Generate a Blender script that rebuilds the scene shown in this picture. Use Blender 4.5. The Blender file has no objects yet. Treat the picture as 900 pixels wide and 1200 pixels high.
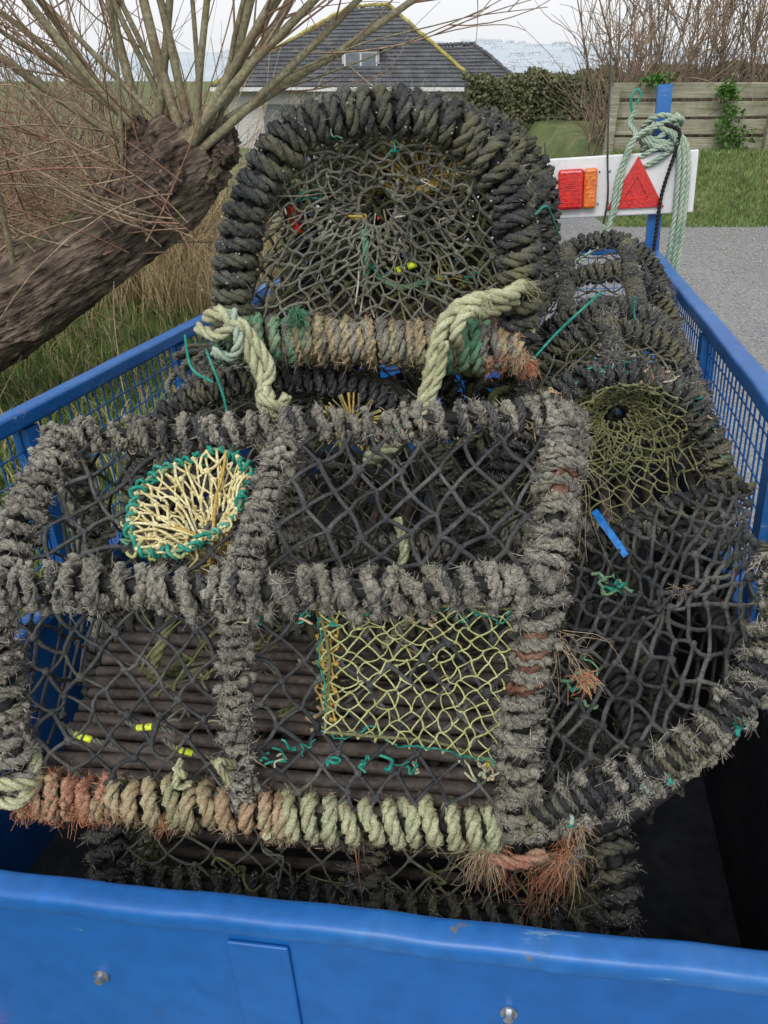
import bpy, math, random
import numpy as np
from mathutils import Matrix
rng=np.random.default_rng(7); random.seed(7)
def V(*a): return np.array(a,float)
def nrm(a): return a/np.maximum(np.linalg.norm(a,axis=-1,keepdims=True),1e-9)
scene=bpy.context.scene
# ---------------------------------------------------------------- materials
def mat(name,cols,scale=8,rough=.85,bump=.3,bscale=150,detail=6,metal=0,spec=.3,dirt=None,bdist=.003,stretch=None,lo=.6,hi=1.35,scratch=None):
    m=bpy.data.materials.new(name); m.use_nodes=True; nt=m.node_tree; N=nt.nodes; L=nt.links
    b=N['Principled BSDF']; tc=N.new('ShaderNodeTexCoord')
    n=N.new('ShaderNodeTexNoise'); n.inputs['Scale'].default_value=scale; n.inputs['Detail'].default_value=detail; n.inputs['Roughness'].default_value=.65
    L.new(tc.outputs['Object'],n.inputs['Vector'])
    r=N.new('ShaderNodeValToRGB'); e=r.color_ramp.elements
    k=len(cols)
    e[0].position=.3; e[0].color=(*cols[0],1); e[1].position=.72; e[1].color=(*cols[-1],1)
    for i in range(1,k-1):
        x=e.new(.3+.42*i/(k-1)); x.color=(*cols[i],1)
    L.new(n.outputs['Fac'],r.inputs['Fac'])
    out=r.outputs['Color']
    n2=N.new('ShaderNodeTexNoise'); n2.inputs['Scale'].default_value=bscale; n2.inputs['Detail'].default_value=4
    if stretch:
        mp=N.new('ShaderNodeMapping'); mp.inputs['Rotation'].default_value=stretch[0]
        mp2=N.new('ShaderNodeMapping'); mp2.inputs['Scale'].default_value=stretch[1]
        L.new(tc.outputs['Object'],mp.inputs['Vector']); L.new(mp.outputs[0],mp2.inputs['Vector']); L.new(mp2.outputs[0],n2.inputs['Vector'])
    else: L.new(tc.outputs['Object'],n2.inputs['Vector'])
    mr=N.new('ShaderNodeMapRange'); mr.inputs['From Min'].default_value=.3; mr.inputs['From Max'].default_value=.7
    mr.inputs['To Min'].default_value=lo; mr.inputs['To Max'].default_value=hi
    L.new(n2.outputs['Fac'],mr.inputs['Value'])
    mx=N.new('ShaderNodeMix'); mx.data_type='RGBA'; mx.blend_type='MULTIPLY'; mx.inputs[0].default_value=1
    L.new(out,mx.inputs[6]); L.new(mr.outputs[0],mx.inputs[7]); out=mx.outputs[2]
    for dd,st in ((dirt,None),(scratch,1)):
        if not dd: continue
        dc,ds,dlo,dhi=dd
        n3=N.new('ShaderNodeTexNoise'); n3.inputs['Scale'].default_value=ds; n3.inputs['Detail'].default_value=10; n3.inputs['Roughness'].default_value=.7
        if st:
            m4=N.new('ShaderNodeMapping'); m4.inputs['Scale'].default_value=(.25,1,1.6); L.new(tc.outputs['Object'],m4.inputs['Vector']); L.new(m4.outputs[0],n3.inputs['Vector'])
        else: L.new(tc.outputs['Object'],n3.inputs['Vector'])
        m3=N.new('ShaderNodeMapRange'); m3.inputs['From Min'].default_value=dlo; m3.inputs['From Max'].default_value=dhi
        L.new(n3.outputs['Fac'],m3.inputs['Value'])
        x3=N.new('ShaderNodeMix'); x3.data_type='RGBA'
        L.new(m3.outputs[0],x3.inputs[0]); L.new(out,x3.inputs[6]); x3.inputs[7].default_value=(*dc,1); out=x3.outputs[2]
    L.new(out,b.inputs['Base Color'])
    b.inputs['Roughness'].default_value=rough; b.inputs['Metallic'].default_value=metal; b.inputs['Specular IOR Level'].default_value=spec
    if bump>0:
        bp=N.new('ShaderNodeBump'); bp.inputs['Strength'].default_value=bump; bp.inputs['Distance'].default_value=bdist
        L.new(n2.outputs['Fac'],bp.inputs['Height']); L.new(bp.outputs[0],b.inputs['Normal'])
    return m
M={}
M['net']=mat('net_black_twine',[(.024,.025,.027),(.055,.057,.06),(.14,.14,.135)],14,.75,.6,300,spec=.2,dirt=((.13,.13,.075),11,.54,.74))
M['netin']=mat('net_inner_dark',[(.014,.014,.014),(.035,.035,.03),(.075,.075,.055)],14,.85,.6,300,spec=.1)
M['netold']=mat('net_weathered',[(.06,.06,.055),(.13,.13,.105),(.23,.23,.185)],9,.9,.6,300,spec=.1)
M['dark']=mat('rope_black',[(.026,.028,.032),(.06,.063,.067),(.14,.14,.12)],14,.9,1,260,spec=.12,dirt=((.17,.165,.095),9,.47,.68))
M['grey']=mat('rope_grey_frayed',[(.08,.076,.07),(.22,.21,.18),(.41,.39,.34)],18,.98,1,350,spec=.08,dirt=((.16,.15,.09),9,.5,.75),lo=.4,hi=1.5)
M['fuzz']=mat('fuzz_grey',[(.16,.15,.135),(.32,.30,.26),(.48,.45,.39)],25,.95,0,200,spec=.05)
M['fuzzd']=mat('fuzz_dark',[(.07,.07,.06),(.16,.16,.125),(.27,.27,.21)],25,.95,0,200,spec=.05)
M['core']=mat('bar_rubber',[(.012,.012,.013),(.03,.03,.03)],20,.8,.3,200)
M['rust']=mat('bar_rusty',[(.06,.035,.028),(.16,.08,.055),(.27,.18,.13)],25,.9,.8,200,spec=.1)
M['cream']=mat('rope_cream_green',[(.32,.35,.19),(.48,.48,.31),(.27,.33,.20)],10,.9,.8,350,spec=.1,dirt=((.18,.16,.09),12,.48,.66))
M['creamO']=mat('rope_cream_orange',[(.42,.25,.16),(.40,.35,.22),(.25,.32,.18)],9,.9,.8,350,spec=.1,dirt=((.15,.13,.08),14,.46,.66))
M['pink']=mat('rope_pink_orange',[(.40,.15,.11),(.40,.24,.17),(.35,.30,.2)],14,.9,.8,350,spec=.1)
M['orange']=mat('fibre_orange',[(.48,.14,.08),(.52,.25,.14),(.42,.30,.18)],30,.9,0,300,spec=.1)
M['tan']=mat('fibre_tan',[(.35,.22,.14),(.45,.34,.22),(.5,.42,.3)],30,.9,0,300,spec=.1)
M['pale']=mat('rope_pale_green',[(.32,.36,.21),(.50,.51,.33),(.40,.43,.29)],12,.85,.8,400,spec=.15,dirt=((.22,.21,.11),9,.48,.7))
M['seagreen']=mat('rope_sea_green',[(.20,.32,.25),(.36,.45,.36),(.46,.5,.4)],12,.85,.8,400,spec=.15)
M['green']=mat('rope_green',[(.07,.21,.13),(.13,.29,.18),(.3,.38,.22)],12,.85,.8,400,spec=.15,dirt=((.2,.2,.1),14,.5,.7))
M['teal']=mat('twine_teal',[(.01,.15,.11),(.02,.25,.19),(.12,.32,.25)],20,.7,.3,300,spec=.2)
M['yellow']=mat('twine_yellow',[(.46,.36,.14),(.62,.55,.30),(.68,.64,.44)],30,.8,.4,300,spec=.15)
M['ochre']=mat('twine_ochre',[(.32,.20,.05),(.45,.31,.08),(.5,.4,.15)],30,.8,.4,300,spec=.15)
M['olive']=mat('net_olive',[(.28,.29,.10),(.40,.42,.18),(.5,.5,.28)],20,.8,.4,300,spec=.15)
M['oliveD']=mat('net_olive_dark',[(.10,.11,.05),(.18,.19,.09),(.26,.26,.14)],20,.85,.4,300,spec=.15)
M['slat']=mat('slat_wood',[(.035,.029,.026),(.085,.068,.06),(.16,.13,.115)],18,.6,.6,90)
M['fluo']=mat('tag_fluorescent',[(.55,.68,.02),(.62,.7,.05)],30,.6,.1,100,dirt=((.12,.12,.05),90,.5,.7))
M['white']=mat('board_white_plastic',[(.60,.62,.64),(.68,.69,.71)],3,.35,.05,60,spec=.5,dirt=((.35,.36,.33),5,.56,.85),lo=.95,hi=1.03)
M['blue']=mat('paint_blue',[(.006,.085,.31),(.008,.102,.36),(.012,.12,.40)],1.6,.34,.14,26,spec=.45,dirt=((.035,.09,.19),5.5,.56,.92),bdist=.003,lo=.9,hi=1.07,scratch=((.10,.19,.33),38,.69,.74))
M['blueold']=mat('paint_blue_worn',[(.006,.09,.33),(.01,.115,.38),(.03,.15,.42)],4,.38,.22,40,spec=.45,dirt=((.13,.12,.12),16,.64,.68),bdist=.002,lo=.85,hi=1.1,scratch=((.20,.30,.42),30,.62,.70))
M['liner']=mat('liner_black',[(.008,.009,.012),(.018,.02,.026),(.035,.035,.038)],4,.6,.3,40,dirt=((.07,.065,.055),6,.55,.8))
M['bolt']=mat('bolt_zinc',[(.3,.32,.35),(.5,.52,.55)],40,.35,.2,100,metal=.8)
M['redlens']=mat('lens_red',[(.46,.012,.012),(.56,.02,.015)],30,.18,.25,120,spec=.6)
M['amber']=mat('lens_amber',[(.6,.13,.02),(.68,.19,.03)],30,.2,.25,120,spec=.6)
M['blueplastic']=mat('plastic_blue',[(.01,.16,.55),(.02,.22,.62)],20,.4,.1,100)
M['tyre']=mat('tyre_rubber',[(.012,.012,.012),(.03,.03,.03)],20,.8,.3,80)
M['bark']=mat('willow_bark',[(.05,.038,.03),(.13,.10,.078),(.27,.215,.165)],5,.95,1,34,detail=10,bdist=.05,spec=.1,stretch=((0,math.radians(24),math.radians(-25)),(.22,1.2,1.2)),lo=.2,hi=1.7,dirt=((.14,.16,.07),4,.55,.8))
M['stem']=mat('willow_stem',[(.14,.13,.08),(.23,.21,.13),(.30,.27,.18)],9,.8,.5,60,dirt=((.16,.10,.06),5,.5,.7))
M['twig']=mat('twig_redbrown',[(.15,.075,.05),(.25,.14,.09),(.32,.23,.16)],5,.7,0,60)
M['twigT']=mat('twig_tan',[(.18,.13,.09),(.30,.22,.15),(.40,.32,.23)],5,.9,0,60)
M['twigG']=mat('twig_grey',[(.10,.075,.06),(.19,.15,.12),(.28,.22,.17)],5,.9,0,60)
M['grass']=mat('grass_blades',[(.085,.135,.035),(.14,.205,.06),(.24,.28,.11)],6,.7,0,60)
M['dry']=mat('dry_grass',[(.26,.19,.10),(.40,.31,.17),(.48,.40,.25)],6,.9,0,60)
M['hedge']=mat('hedge_leaf',[(.06,.075,.035),(.11,.125,.06),(.20,.18,.11)],1.5,.8,0,20)
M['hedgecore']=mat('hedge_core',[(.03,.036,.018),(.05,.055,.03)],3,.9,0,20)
M['ivy']=mat('ivy_leaf',[(.03,.09,.015),(.08,.19,.03)],9,.5,0,20)
M['fence']=mat('fence_timber',[(.17,.16,.12),(.27,.26,.19),(.34,.32,.25)],1.6,.9,.5,14,dirt=((.12,.14,.07),3,.5,.75),bdist=.01,stretch=((0,0,0),(.12,1,2.5)))
M['slate']=mat('roof_slate',[(.07,.072,.08),(.10,.105,.113),(.14,.143,.15)],2.5,.8,.4,9,dirt=((.27,.25,.12),1.6,.62,.74),bdist=.03,stretch=((0,0,0),(3,.6,.6)),lo=.65,hi=1.3,spec=.15)
M['lichen']=mat('ridge_lichen',[(.13,.125,.10),(.32,.28,.07),(.42,.36,.12)],3,.9,.3,20)
M['render']=mat('wall_white_render',[(.42,.42,.42),(.54,.54,.53)],1,.9,.2,30)
M['pvc']=mat('frame_white_pvc',[(.6,.6,.6),(.66,.66,.66)],1,.4,0,30)
M['glass']=mat('window_glass',[(.10,.12,.14),(.2,.23,.26)],.8,.08,0,30,spec=.8)
M['hill']=mat('distant_land_hazed',[(.40,.46,.51),(.46,.52,.56),(.52,.57,.61)],.006,.95,0,1,spec=0,lo=.95,hi=1.05)  # aerial haze painted in as a pale blue-grey base colour
M['town']=mat('town_hazed',[(.48,.53,.57),(.56,.60,.63)],.05,.9,0,1,spec=0)  # wall colour lightened to stand in for distance haze
M['townroof']=mat('town_roof_hazed',[(.40,.44,.49),(.46,.50,.54)],.05,.9,0,1,spec=0)  # roof colour carries the same painted distance haze
M['ground']=mat('ground_grass',[(.06,.08,.03),(.11,.14,.045),(.20,.18,.10)],1.3,.95,.8,25,detail=12,bdist=.03)
M['road']=mat('tarmac',[(.18,.18,.185),(.22,.22,.222),(.27,.265,.26)],.7,.9,.7,55,detail=10,bdist=.012,dirt=((.16,.155,.14),1.4,.5,.8),lo=.5,hi=1.5)
M['kerb']=mat('kerb_stone',[(.25,.25,.24),(.35,.34,.32)],4,.9,.3,60)
M['shell']=mat('barnacle',[(.22,.22,.19),(.36,.35,.31)],40,.9,0,60)
# ---------------------------------------------------------------- mesh builder
class MB:
    def __init__(s): s.v=[];s.n=0;s.f={3:[],4:[]};s.fm={3:[],4:[]};s.mats=[]
    def mi(s,k):
        if k not in s.mats: s.mats.append(k)
        return s.mats.index(k)
    def add(s,v,f,m):
        v=np.asarray(v,float).reshape(-1,3); f=np.asarray(f,int); k=f.shape[1]
        s.v.append(v); s.f[k].append(f+s.n); s.fm[k].append(np.full(len(f),s.mi(m))); s.n+=len(v)
    def build(s,name,parent=None,smooth=True):
        me=bpy.data.meshes.new(name); v=np.concatenate(s.v)
        ls=[];st=[];mi=[];o=0
        for k in (3,4):
            if s.f[k]:
                f=np.concatenate(s.f[k]); ls.append(f.ravel()); st.append(o+np.arange(len(f))*k); o+=f.size; mi.append(np.concatenate(s.fm[k]))
        ls=np.concatenate(ls);st=np.concatenate(st);mi=np.concatenate(mi)
        me.vertices.add(len(v)); me.vertices.foreach_set('co',v.ravel())
        me.loops.add(len(ls)); me.loops.foreach_set('vertex_index',ls.astype(np.int32))
        me.polygons.add(len(st)); me.polygons.foreach_set('loop_start',st.astype(np.int32))
        for k in s.mats: me.materials.append(M[k])
        me.polygons.foreach_set('material_index',mi.astype(np.int32))
        me.polygons.foreach_set('use_smooth',np.full(len(st),smooth))
        me.update(calc_edges=True); me.validate()
        ob=bpy.data.objects.new(name,me); scene.collection.objects.link(ob)
        if parent: ob.parent=parent
        return ob
def tubes(mb,P,N,r,seg,m,cap=True,noise=0):
    P=np.asarray(P,float); mm,k,_=P.shape
    r=np.broadcast_to(np.asarray(r,float),(mm,k))
    T=nrm(np.gradient(P,axis=1)); B=nrm(np.cross(T,N)); N=np.cross(B,T)
    a=2*np.pi*np.arange(seg)/seg
    ring=P[:,:,None]+r[:,:,None,None]*(np.cos(a)[None,None,:,None]*N[:,:,None]+np.sin(a)[None,None,:,None]*B[:,:,None])
    if noise: ring=ring+rng.normal(0,noise,ring.shape)
    idx=np.arange(mm*k*seg).reshape(mm,k,seg)
    a0=idx[:,:-1];a1=idx[:,1:]
    q=np.stack([a0,np.roll(a0,-1,2),np.roll(a1,-1,2),a1],-1).reshape(-1,4)
    mb.add(ring,q,m)
    if cap and seg>=4:
        for e,fl in ((0,1),(k-1,0)):
            rr=np.concatenate([ring[:,e],P[:,e][:,None]],1); ii=np.arange(mm*(seg+1)).reshape(mm,seg+1)
            x=ii[:,:seg];y=np.roll(x,-1,1);c=np.repeat(ii[:,seg:],seg,1)
            t=np.stack([y,x,c] if fl else [x,y,c],-1).reshape(-1,3)
            mb.add(rr,t,m)
def anyN(P):
    T=nrm(P[:,-1]-P[:,0]); ref=np.where(np.abs(T[:,2:])<.8,V(0,0,1),V(1,0,0))
    return np.repeat(nrm(np.cross(T,ref))[:,None],P.shape[1],1)
def resample(P,n):
    P=np.asarray(P,float); s=np.r_[0,np.cumsum(np.linalg.norm(np.diff(P,axis=0),axis=1))]
    t=np.linspace(0,s[-1],n); return np.stack([np.interp(t,s,P[:,i]) for i in range(3)],1)
def length(P): return np.linalg.norm(np.diff(P,axis=0),axis=1).sum()
def cr(pts,n=None,sp=None):
    p=np.asarray(pts,float); p=np.vstack([2*p[0]-p[1],p,2*p[-1]-p[-2]]); o=[]
    for i in range(1,len(p)-2):
        t=np.linspace(0,1,14,endpoint=False)[:,None]
        a,b,c,d=p[i-1],p[i],p[i+1],p[i+2]
        o.append(.5*((2*b)+(c-a)*t+(2*a-5*b+4*c-d)*t*t+(3*b-a-3*c+d)*t**3))
    o=np.vstack(o+[p[-2][None]])
    if sp: n=max(4,int(length(o)/sp))
    return resample(o,n or len(o))
def frames(P):
    T=nrm(np.gradient(P,axis=0)); N=np.zeros_like(P)
    ref=V(0,0,1) if abs(T[0,2])<.8 else V(1,0,0)
    n=np.cross(T[0],ref); n/=np.linalg.norm(n); N[0]=n
    for i in range(1,len(P)):
        t=T[i]; n=n-t*(n[0]*t[0]+n[1]*t[1]+n[2]*t[2]); n=n/math.sqrt(n[0]**2+n[1]**2+n[2]**2); N[i]=n
    return T,N,np.cross(T,N)
def wob(s,amp,fr=1.):
    o=0
    for k in range(4):
        o=o+np.sin(s*fr*(1+k*1.7)*2*np.pi+rng.uniform(0,6.28))/(1+k)
    return o*amp*.5
def tube1(mb,path,r,seg,m,cap=True):
    P=np.asarray(path,float); _,N,_=frames(P); tubes(mb,P[None],N[None],np.asarray(r)[None] if np.ndim(r) else r,seg,m,cap)
def rope(mb,pts,R,m,tw=None,strands=3,seg=6,raw=False,noise=0):
    tw=tw or R*6.5
    P=resample(pts,max(4,int(length(np.asarray(pts))/(tw/10)))) if raw else cr(pts,sp=tw/10)
    T,N,B=frames(P); s=np.r_[0,np.cumsum(np.linalg.norm(np.diff(P,axis=0),axis=1))]
    C=[];NN=[]
    for k in range(strands):
        ph=2*np.pi*(s/tw+k/strands); d=np.cos(ph)[:,None]*N+np.sin(ph)[:,None]*B
        C.append(P+d*R*.5); NN.append(d)
    tubes(mb,np.array(C),np.array(NN),R*.54,seg,m,noise=noise)
    return P,N
def wrap(mb,path,bar_r,rr,pitch,m,strands=3,spt=20,jit=.3,t0=0,t1=1,seg=5,corem='core',lump=.25,noise=.0):
    path=resample(path,200); i0,i1=int(t0*199),max(int(t0*199)+3,int(t1*199)); path=path[i0:i1+1]
    Lg=length(path); turns=Lg/pitch; n=max(8,int(turns*spt))
    T,N,B=frames(path); s0=np.linspace(0,1,len(path)); t=np.linspace(0,1,n)
    f=lambda A:np.stack([np.interp(t,s0,A[:,i]) for i in range(3)],1)
    P=f(path);N=nrm(f(N));B=nrm(f(B)); Tn=nrm(f(T))
    th=2*np.pi*turns*t+wob(t*Lg*9,jit*2.4)
    d=np.cos(th)[:,None]*N+np.sin(th)[:,None]*B
    R=bar_r+rr*.9+wob(t*Lg*23,rr*lump)+wob(t*Lg*5,rr*lump)
    C=P+d*R[:,None]+Tn*wob(t*Lg*60,pitch*.16)[:,None]
    if corem: tubes(mb,path[None],frames(path)[1][None],bar_r,8,corem)
    if strands==1:
        tubes(mb,C[None],d[None],rr,seg,m,noise=noise)
    else:
        Tc=nrm(np.gradient(C,axis=0)); b=np.cross(Tc,d)
        sc=np.r_[0,np.cumsum(np.linalg.norm(np.diff(C,axis=0),axis=1))]; tw=rr*6
        CC=[];NN=[]
        for k in range(strands):
            ph=2*np.pi*(sc/tw+k/strands); e=np.cos(ph)[:,None]*d+np.sin(ph)[:,None]*b
            CC.append(C+e*rr*.5);NN.append(e)
        tubes(mb,np.array(CC),np.array(NN),rr*.56,seg,m,noise=noise)
    return C+d*rr*.7,d
def fuzz(mb,C,D,count,Lh,m,w=.0005,down=.25):
    Lh=Lh*.68
    i=rng.integers(0,len(C),count); c=C[i]+rng.normal(0,.003,(count,3)); d=nrm(D[i]*.4+rng.normal(0,.8,(count,3))+V(0,0,-down))
    l=(Lh*rng.uniform(.4,1.3,count)**1.5)[:,None]; cur=rng.normal(0,.9,(count,3))
    side=nrm(np.cross(d,rng.normal(0,1,(count,3))))*w
    p0=c;p1=c+d*l*.5+cur*l*.15;p2=c+d*l*.6+cur*l*.8
    v=np.stack([p0-side,p0+side,p1-side*.9,p1+side*.9,p2-side*.4,p2+side*.4],1)
    b=(np.arange(count)*6)[:,None]
    q=np.concatenate([b+[0,1,3,2],b+[2,3,5,4]])
    mb.add(v,q,m)
def fray(mb,c,d,n,Lh,m,spread=.5,r=.0007,grav=.5,k=7,curl=.3):
    d=nrm(V(*d)[None]+rng.normal(0,spread,(n,3))); l=Lh*rng.uniform(.3,1,n)
    t=np.linspace(0,1,k)[None,:,None]
    P=V(*c)+rng.normal(0,.006,(n,1,3))+d[:,None]*l[:,None,None]*t+V(0,0,-1)*grav*l[:,None,None]*t**2
    a=rng.normal(0,curl,(n,1,3));b=rng.uniform(3,9,(n,1,1))
    P=P+a*np.sin(t*b+rng.uniform(0,6,(n,1,1)))*l[:,None,None]*.45*t
    tubes(mb,P,anyN(P),r*(1-.4*t[:,:,0]),3,m,False)
def balls(mb,C,r,m,sq=None):
    n=len(C)
    us=np.arange(6)*np.pi/3
    vs=[V(0,0,1)]+[V(math.cos(u)*math.sin(a),math.sin(u)*math.sin(a),math.cos(a)) for a in (1.0,2.1) for u in us]+[V(0,0,-1)]
    vs=np.array(vs); S=rng.uniform(.75,1.35,(n,1,3))*np.reshape(r,(-1,1,1))
    v=C[:,None]+vs[None]*S
    t=[];q=[]
    for i in range(6):
        j=(i+1)%6; t+= [[0,1+i,1+j],[13,7+j,7+i]]; q.append([1+i,7+i,7+j,1+j])
    b=(np.arange(n)*14)[:,None,None]
    n0=mb.n; mb.add(v,(b+np.array(t)).reshape(-1,3),m)
    mb.f[4].append((b+np.array(q)).reshape(-1,4)+n0); mb.fm[4].append(np.full(n*6,mb.mi(m)))
def net(mb,S,nu,nv,r,m,jit=.004,knot=1.9,sag=.003,closed=False,vpow=1.,keep=1.):
    I,J=np.meshgrid(np.arange(nu+1),np.arange(nv+1),indexing='ij')
    P=S((I/nu).ravel(),((J/nv)**vpow).ravel()).reshape(nu+1,nv+1,3)
    jt=rng.normal(0,jit,P.shape); jt[:,0]*=.2;jt[:,-1]*=.2
    if not closed: jt[0]*=.2;jt[-1]*=.2
    else: jt[-1]=jt[0]
    P=P+jt; ok=((I+J)%2==0)
    A=[];Bb=[]
    for dj in (1,-1):
        i=I[:-1].ravel(); j=J[:-1].ravel(); k=ok[:-1].ravel()&(j+dj>=0)&(j+dj<=nv)
        if keep<1: k&=rng.uniform(0,1,len(i))<keep
        i=i[k];j=j[k]; A.append(P[i,j]);Bb.append(P[i+1,j+dj])
    A=np.concatenate(A);Bb=np.concatenate(Bb); n=len(A)
    sd=rng.normal(0,sag,(n,3)); t=np.array([0,.3,.7,1])[None,:,None]
    W=A[:,None]*(1-t)+Bb[:,None]*t+sd[:,None]*(4*t*(1-t))
    tubes(mb,W,anyN(W),r*rng.uniform(.8,1.2,(n,1)),5,m,False)
    if knot:
        K=P[ok]; balls(mb,K,r*knot*rng.uniform(.8,1.3,len(K)),m)
def bil(a,b,c,d,bulge=None):
    a,b,c,d=[np.asarray(x,float) for x in (a,b,c,d)]
    def S(u,v):
        u=u[:,None];v=v[:,None]; p=a*(1-u)*(1-v)+b*u*(1-v)+c*u*v+d*(1-u)*v
        if bulge is not None: p=p+bulge*(16*u*(1-u)*v*(1-v))
        return p
    return S
def box(mb,lo,hi,m,bev=0):
    x0,y0,z0=lo;x1,y1,z1=hi
    v=[(x0,y0,z0),(x1,y0,z0),(x1,y1,z0),(x0,y1,z0),(x0,y0,z1),(x1,y0,z1),(x1,y1,z1),(x0,y1,z1)]
    mb.add(v,[[0,3,2,1],[4,5,6,7],[0,1,5,4],[1,2,6,5],[2,3,7,6],[3,0,4,7]],m)
def bevel(ob,w=.005,seg=3):
    b=ob.modifiers.new('bevel','BEVEL'); b.width=w; b.segments=seg; b.limit_method='ANGLE'
    return ob
def scraps(mb,Pfn,n,mats,L=.05,r=.0014):
    for _ in range(n):
        c=Pfn(); k=8; p=np.cumsum(rng.normal(0,L/5,(k,3)),axis=0); p-=p.mean(0)
        l=np.linalg.norm(p,axis=1,keepdims=True); p=p*np.minimum(1,L*.5/np.maximum(l,1e-6)); p[:,2]*=.6; p+=c; p[:,2]-=np.linspace(0,L*.3,k)
        tube1(mb,cr(p,24),r*rng.uniform(.6,1.6),5,mats[rng.integers(len(mats))])
def lumps(mb,C,n,r,m):
    i=rng.integers(0,len(C),n); balls(mb,C[i]+rng.normal(0,.003,(n,3)),r*rng.uniform(.5,1.4,n),m)
# ---------------------------------------------------------------- pots
def hoop(bl,br,up,p=2.4,n=120):
    bl,br,up=map(np.asarray,(bl,br,up)); th=np.linspace(np.pi,0,400)
    x=np.sign(np.cos(th))*np.abs(np.cos(th))**(2/p); y=np.abs(np.sin(th))**(2/p)
    P=resample((bl+br)/2+x[:,None]*(br-bl)/2+y[:,None]*up,n)
    s=np.linspace(0,1,n); return P+np.stack([wob(s,.006,2),wob(s,.006,2),wob(s,.006,2)],1)*np.sin(s*np.pi)[:,None]
def dpot(hs,wm='grey',nm='net',rr=.009,br=.010,pitch=.021,cell=.030,rn=.0022,longs=(0,.5,1),hi=True,eye='oliveD',eyeN=(44,10),eyer=.9,
         first=None,fz=900,fm='fuzz',slats=9,eyec=None,base='grey',eyeback=True,sag=.02,lw=None,chord=True):
    mb=MB(); st=3 if hi else 1; spt=20 if hi else 12; nz=.0006 if hi else 0
    axis=nrm(hs[-1].mean(0)-hs[0].mean(0))
    for i,h in enumerate(hs):
        a=(br,rr,pitch) if not(first and i==0) else first
        C,D=wrap(mb,h,a[0],a[1],a[2],wm,strands=st,spt=spt,noise=nz)
        if fz: fuzz(mb,C,D,int(fz*length(h)),.010,fm)
        if i in (0,len(hs)-1) and chord: 
            C,D=wrap(mb,np.array([h[0],h[-1]]),a[0],a[1],a[2],base,strands=st,spt=spt,noise=nz)
            if fz: fuzz(mb,C,D,int(fz*.5),.010,fm)
    for t in longs:
        k=int(t*(len(hs[0])-1)); p=np.array([h[k] for h in hs])
        q=lw or (br*.7,rr*.8,pitch)
        C,D=wrap(mb,p,q[0],q[1],q[2]*1.1,wm,strands=st,spt=spt,noise=nz)
        if fz: fuzz(mb,C,D,int(fz*length(p)),.010,fm)
    for a,b in zip(hs[:-1],hs[1:]):
        cx=(a.mean(0)+b.mean(0))/2; n=len(a)
        def S(u,v,a=a,b=b,cx=cx):
            x=v*(n-1); i=np.clip(x.astype(int),0,n-2); f=(x-i)[:,None]
            p=(a[i]*(1-f)+a[i+1]*f)*(1-u[:,None])+(b[i]*(1-f)+b[i+1]*f)*u[:,None]
            return p+nrm(cx-p)*(sag*4*u*(1-u))[:,None]
        nu=max(4,int(np.linalg.norm(b[n//2]-a[n//2])/cell)); nv=max(6,int(length(a)/cell))
        net(mb,S,nu,nv,rn,nm)
    for e,(h,sg) in enumerate(((hs[0],1),(hs[-1],-1))):
        if (e==1 and not eyeback) or eye is None: continue
        loop=resample(np.vstack([h,h[:1]]),200); c=h.mean(0) if (eyec is None or e) else np.asarray(eyec)
        c2=c+axis*sg*.05
        def S(u,v):
            x=u*199;i=np.clip(x.astype(int),0,198);f=(x-i)[:,None]; P=loop[i]*(1-f)+loop[i+1]*f
            q=c2+nrm(P-c)*.035; v=v[:,None]
            return P*(1-v)+q*v
        net(mb,S,eyeN[0] if hi else 32,eyeN[1] if hi else 5,rn*eyer,eye,jit=.0045,closed=True,vpow=.8,knot=1.9,keep=.97)
        tube1(mb,cr([c2+nrm(loop[int(k)]-c)*.035 for k in np.linspace(0,199,13)],30),rn*1.3,5,eye)
    for t in (np.linspace(.06,.94,slats) if slats else []):
        p=np.array([h[0]*(1-t)+h[-1]*t for h in (hs[0],hs[-1])])+rng.normal(0,.003,(2,3))
        tube1(mb,resample(p,4),.011,8,'slat')
    return mb
# --- front pot (box-section creel, long side to the viewer)
FBL,FBR=V(-.527,.763,.925),V(.185,.705,.905)
FTL,FTR=V(-.535,.843,1.228),V(.205,.811,1.250)
BTL,BTR=V(-.515,1.144,1.322),V(.290,1.11,1.372)
BBL,BBR=V(-.52,1.14,.93),V(.25,1.10,.92)
mb=MB(); fr=.455
lerp=lambda a,b,t:a*(1-t)+b*t
def fhoop(t):
    c=[lerp(FBL,FBR,t),lerp(FTL,FTR,t),lerp(BTL,BTR,t),lerp(BBL,BBR,t)]
    o=[]
    for i in range(3):
        a,b=c[i],c[i+1]; o+= [lerp(a,b,.06) if i else a, lerp(a,b,.5)+ (nrm(lerp(a,b,.5)-sum(c)/4)*.010)+rng.normal(0,.005,3), lerp(a,b,.94) if i<2 else b]
    return cr(o,120)
H=[fhoop(t) for t in (0,fr,1)]
for i,h in enumerate(H):
    if i==1: C,D=wrap(mb,h,.008,.0070,.020,'grey',lump=.6,jit=.8,noise=.0013)
    else: C,D=wrap(mb,h,.012,.0095,.026,'grey',lump=.65,jit=.8,noise=.0015)
    fuzz(mb,C,D,8500,.0095,'fuzz'); fuzz(mb,C,D,1000,.014,'fuzz',.0004)
    fuzz(mb,C,D,500,.013,'tan',.0004); lumps(mb,C,420,.0055,'grey')
wrap(mb,H[2],.016,.005,.05,'rust',t0=.19,t1=.28,strands=1,lump=.3,corem='rust'); wrap(mb,H[2],.016,.005,.06,'rust',t0=.44,t1=.51,strands=1,lump=.3,corem='rust')
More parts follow.
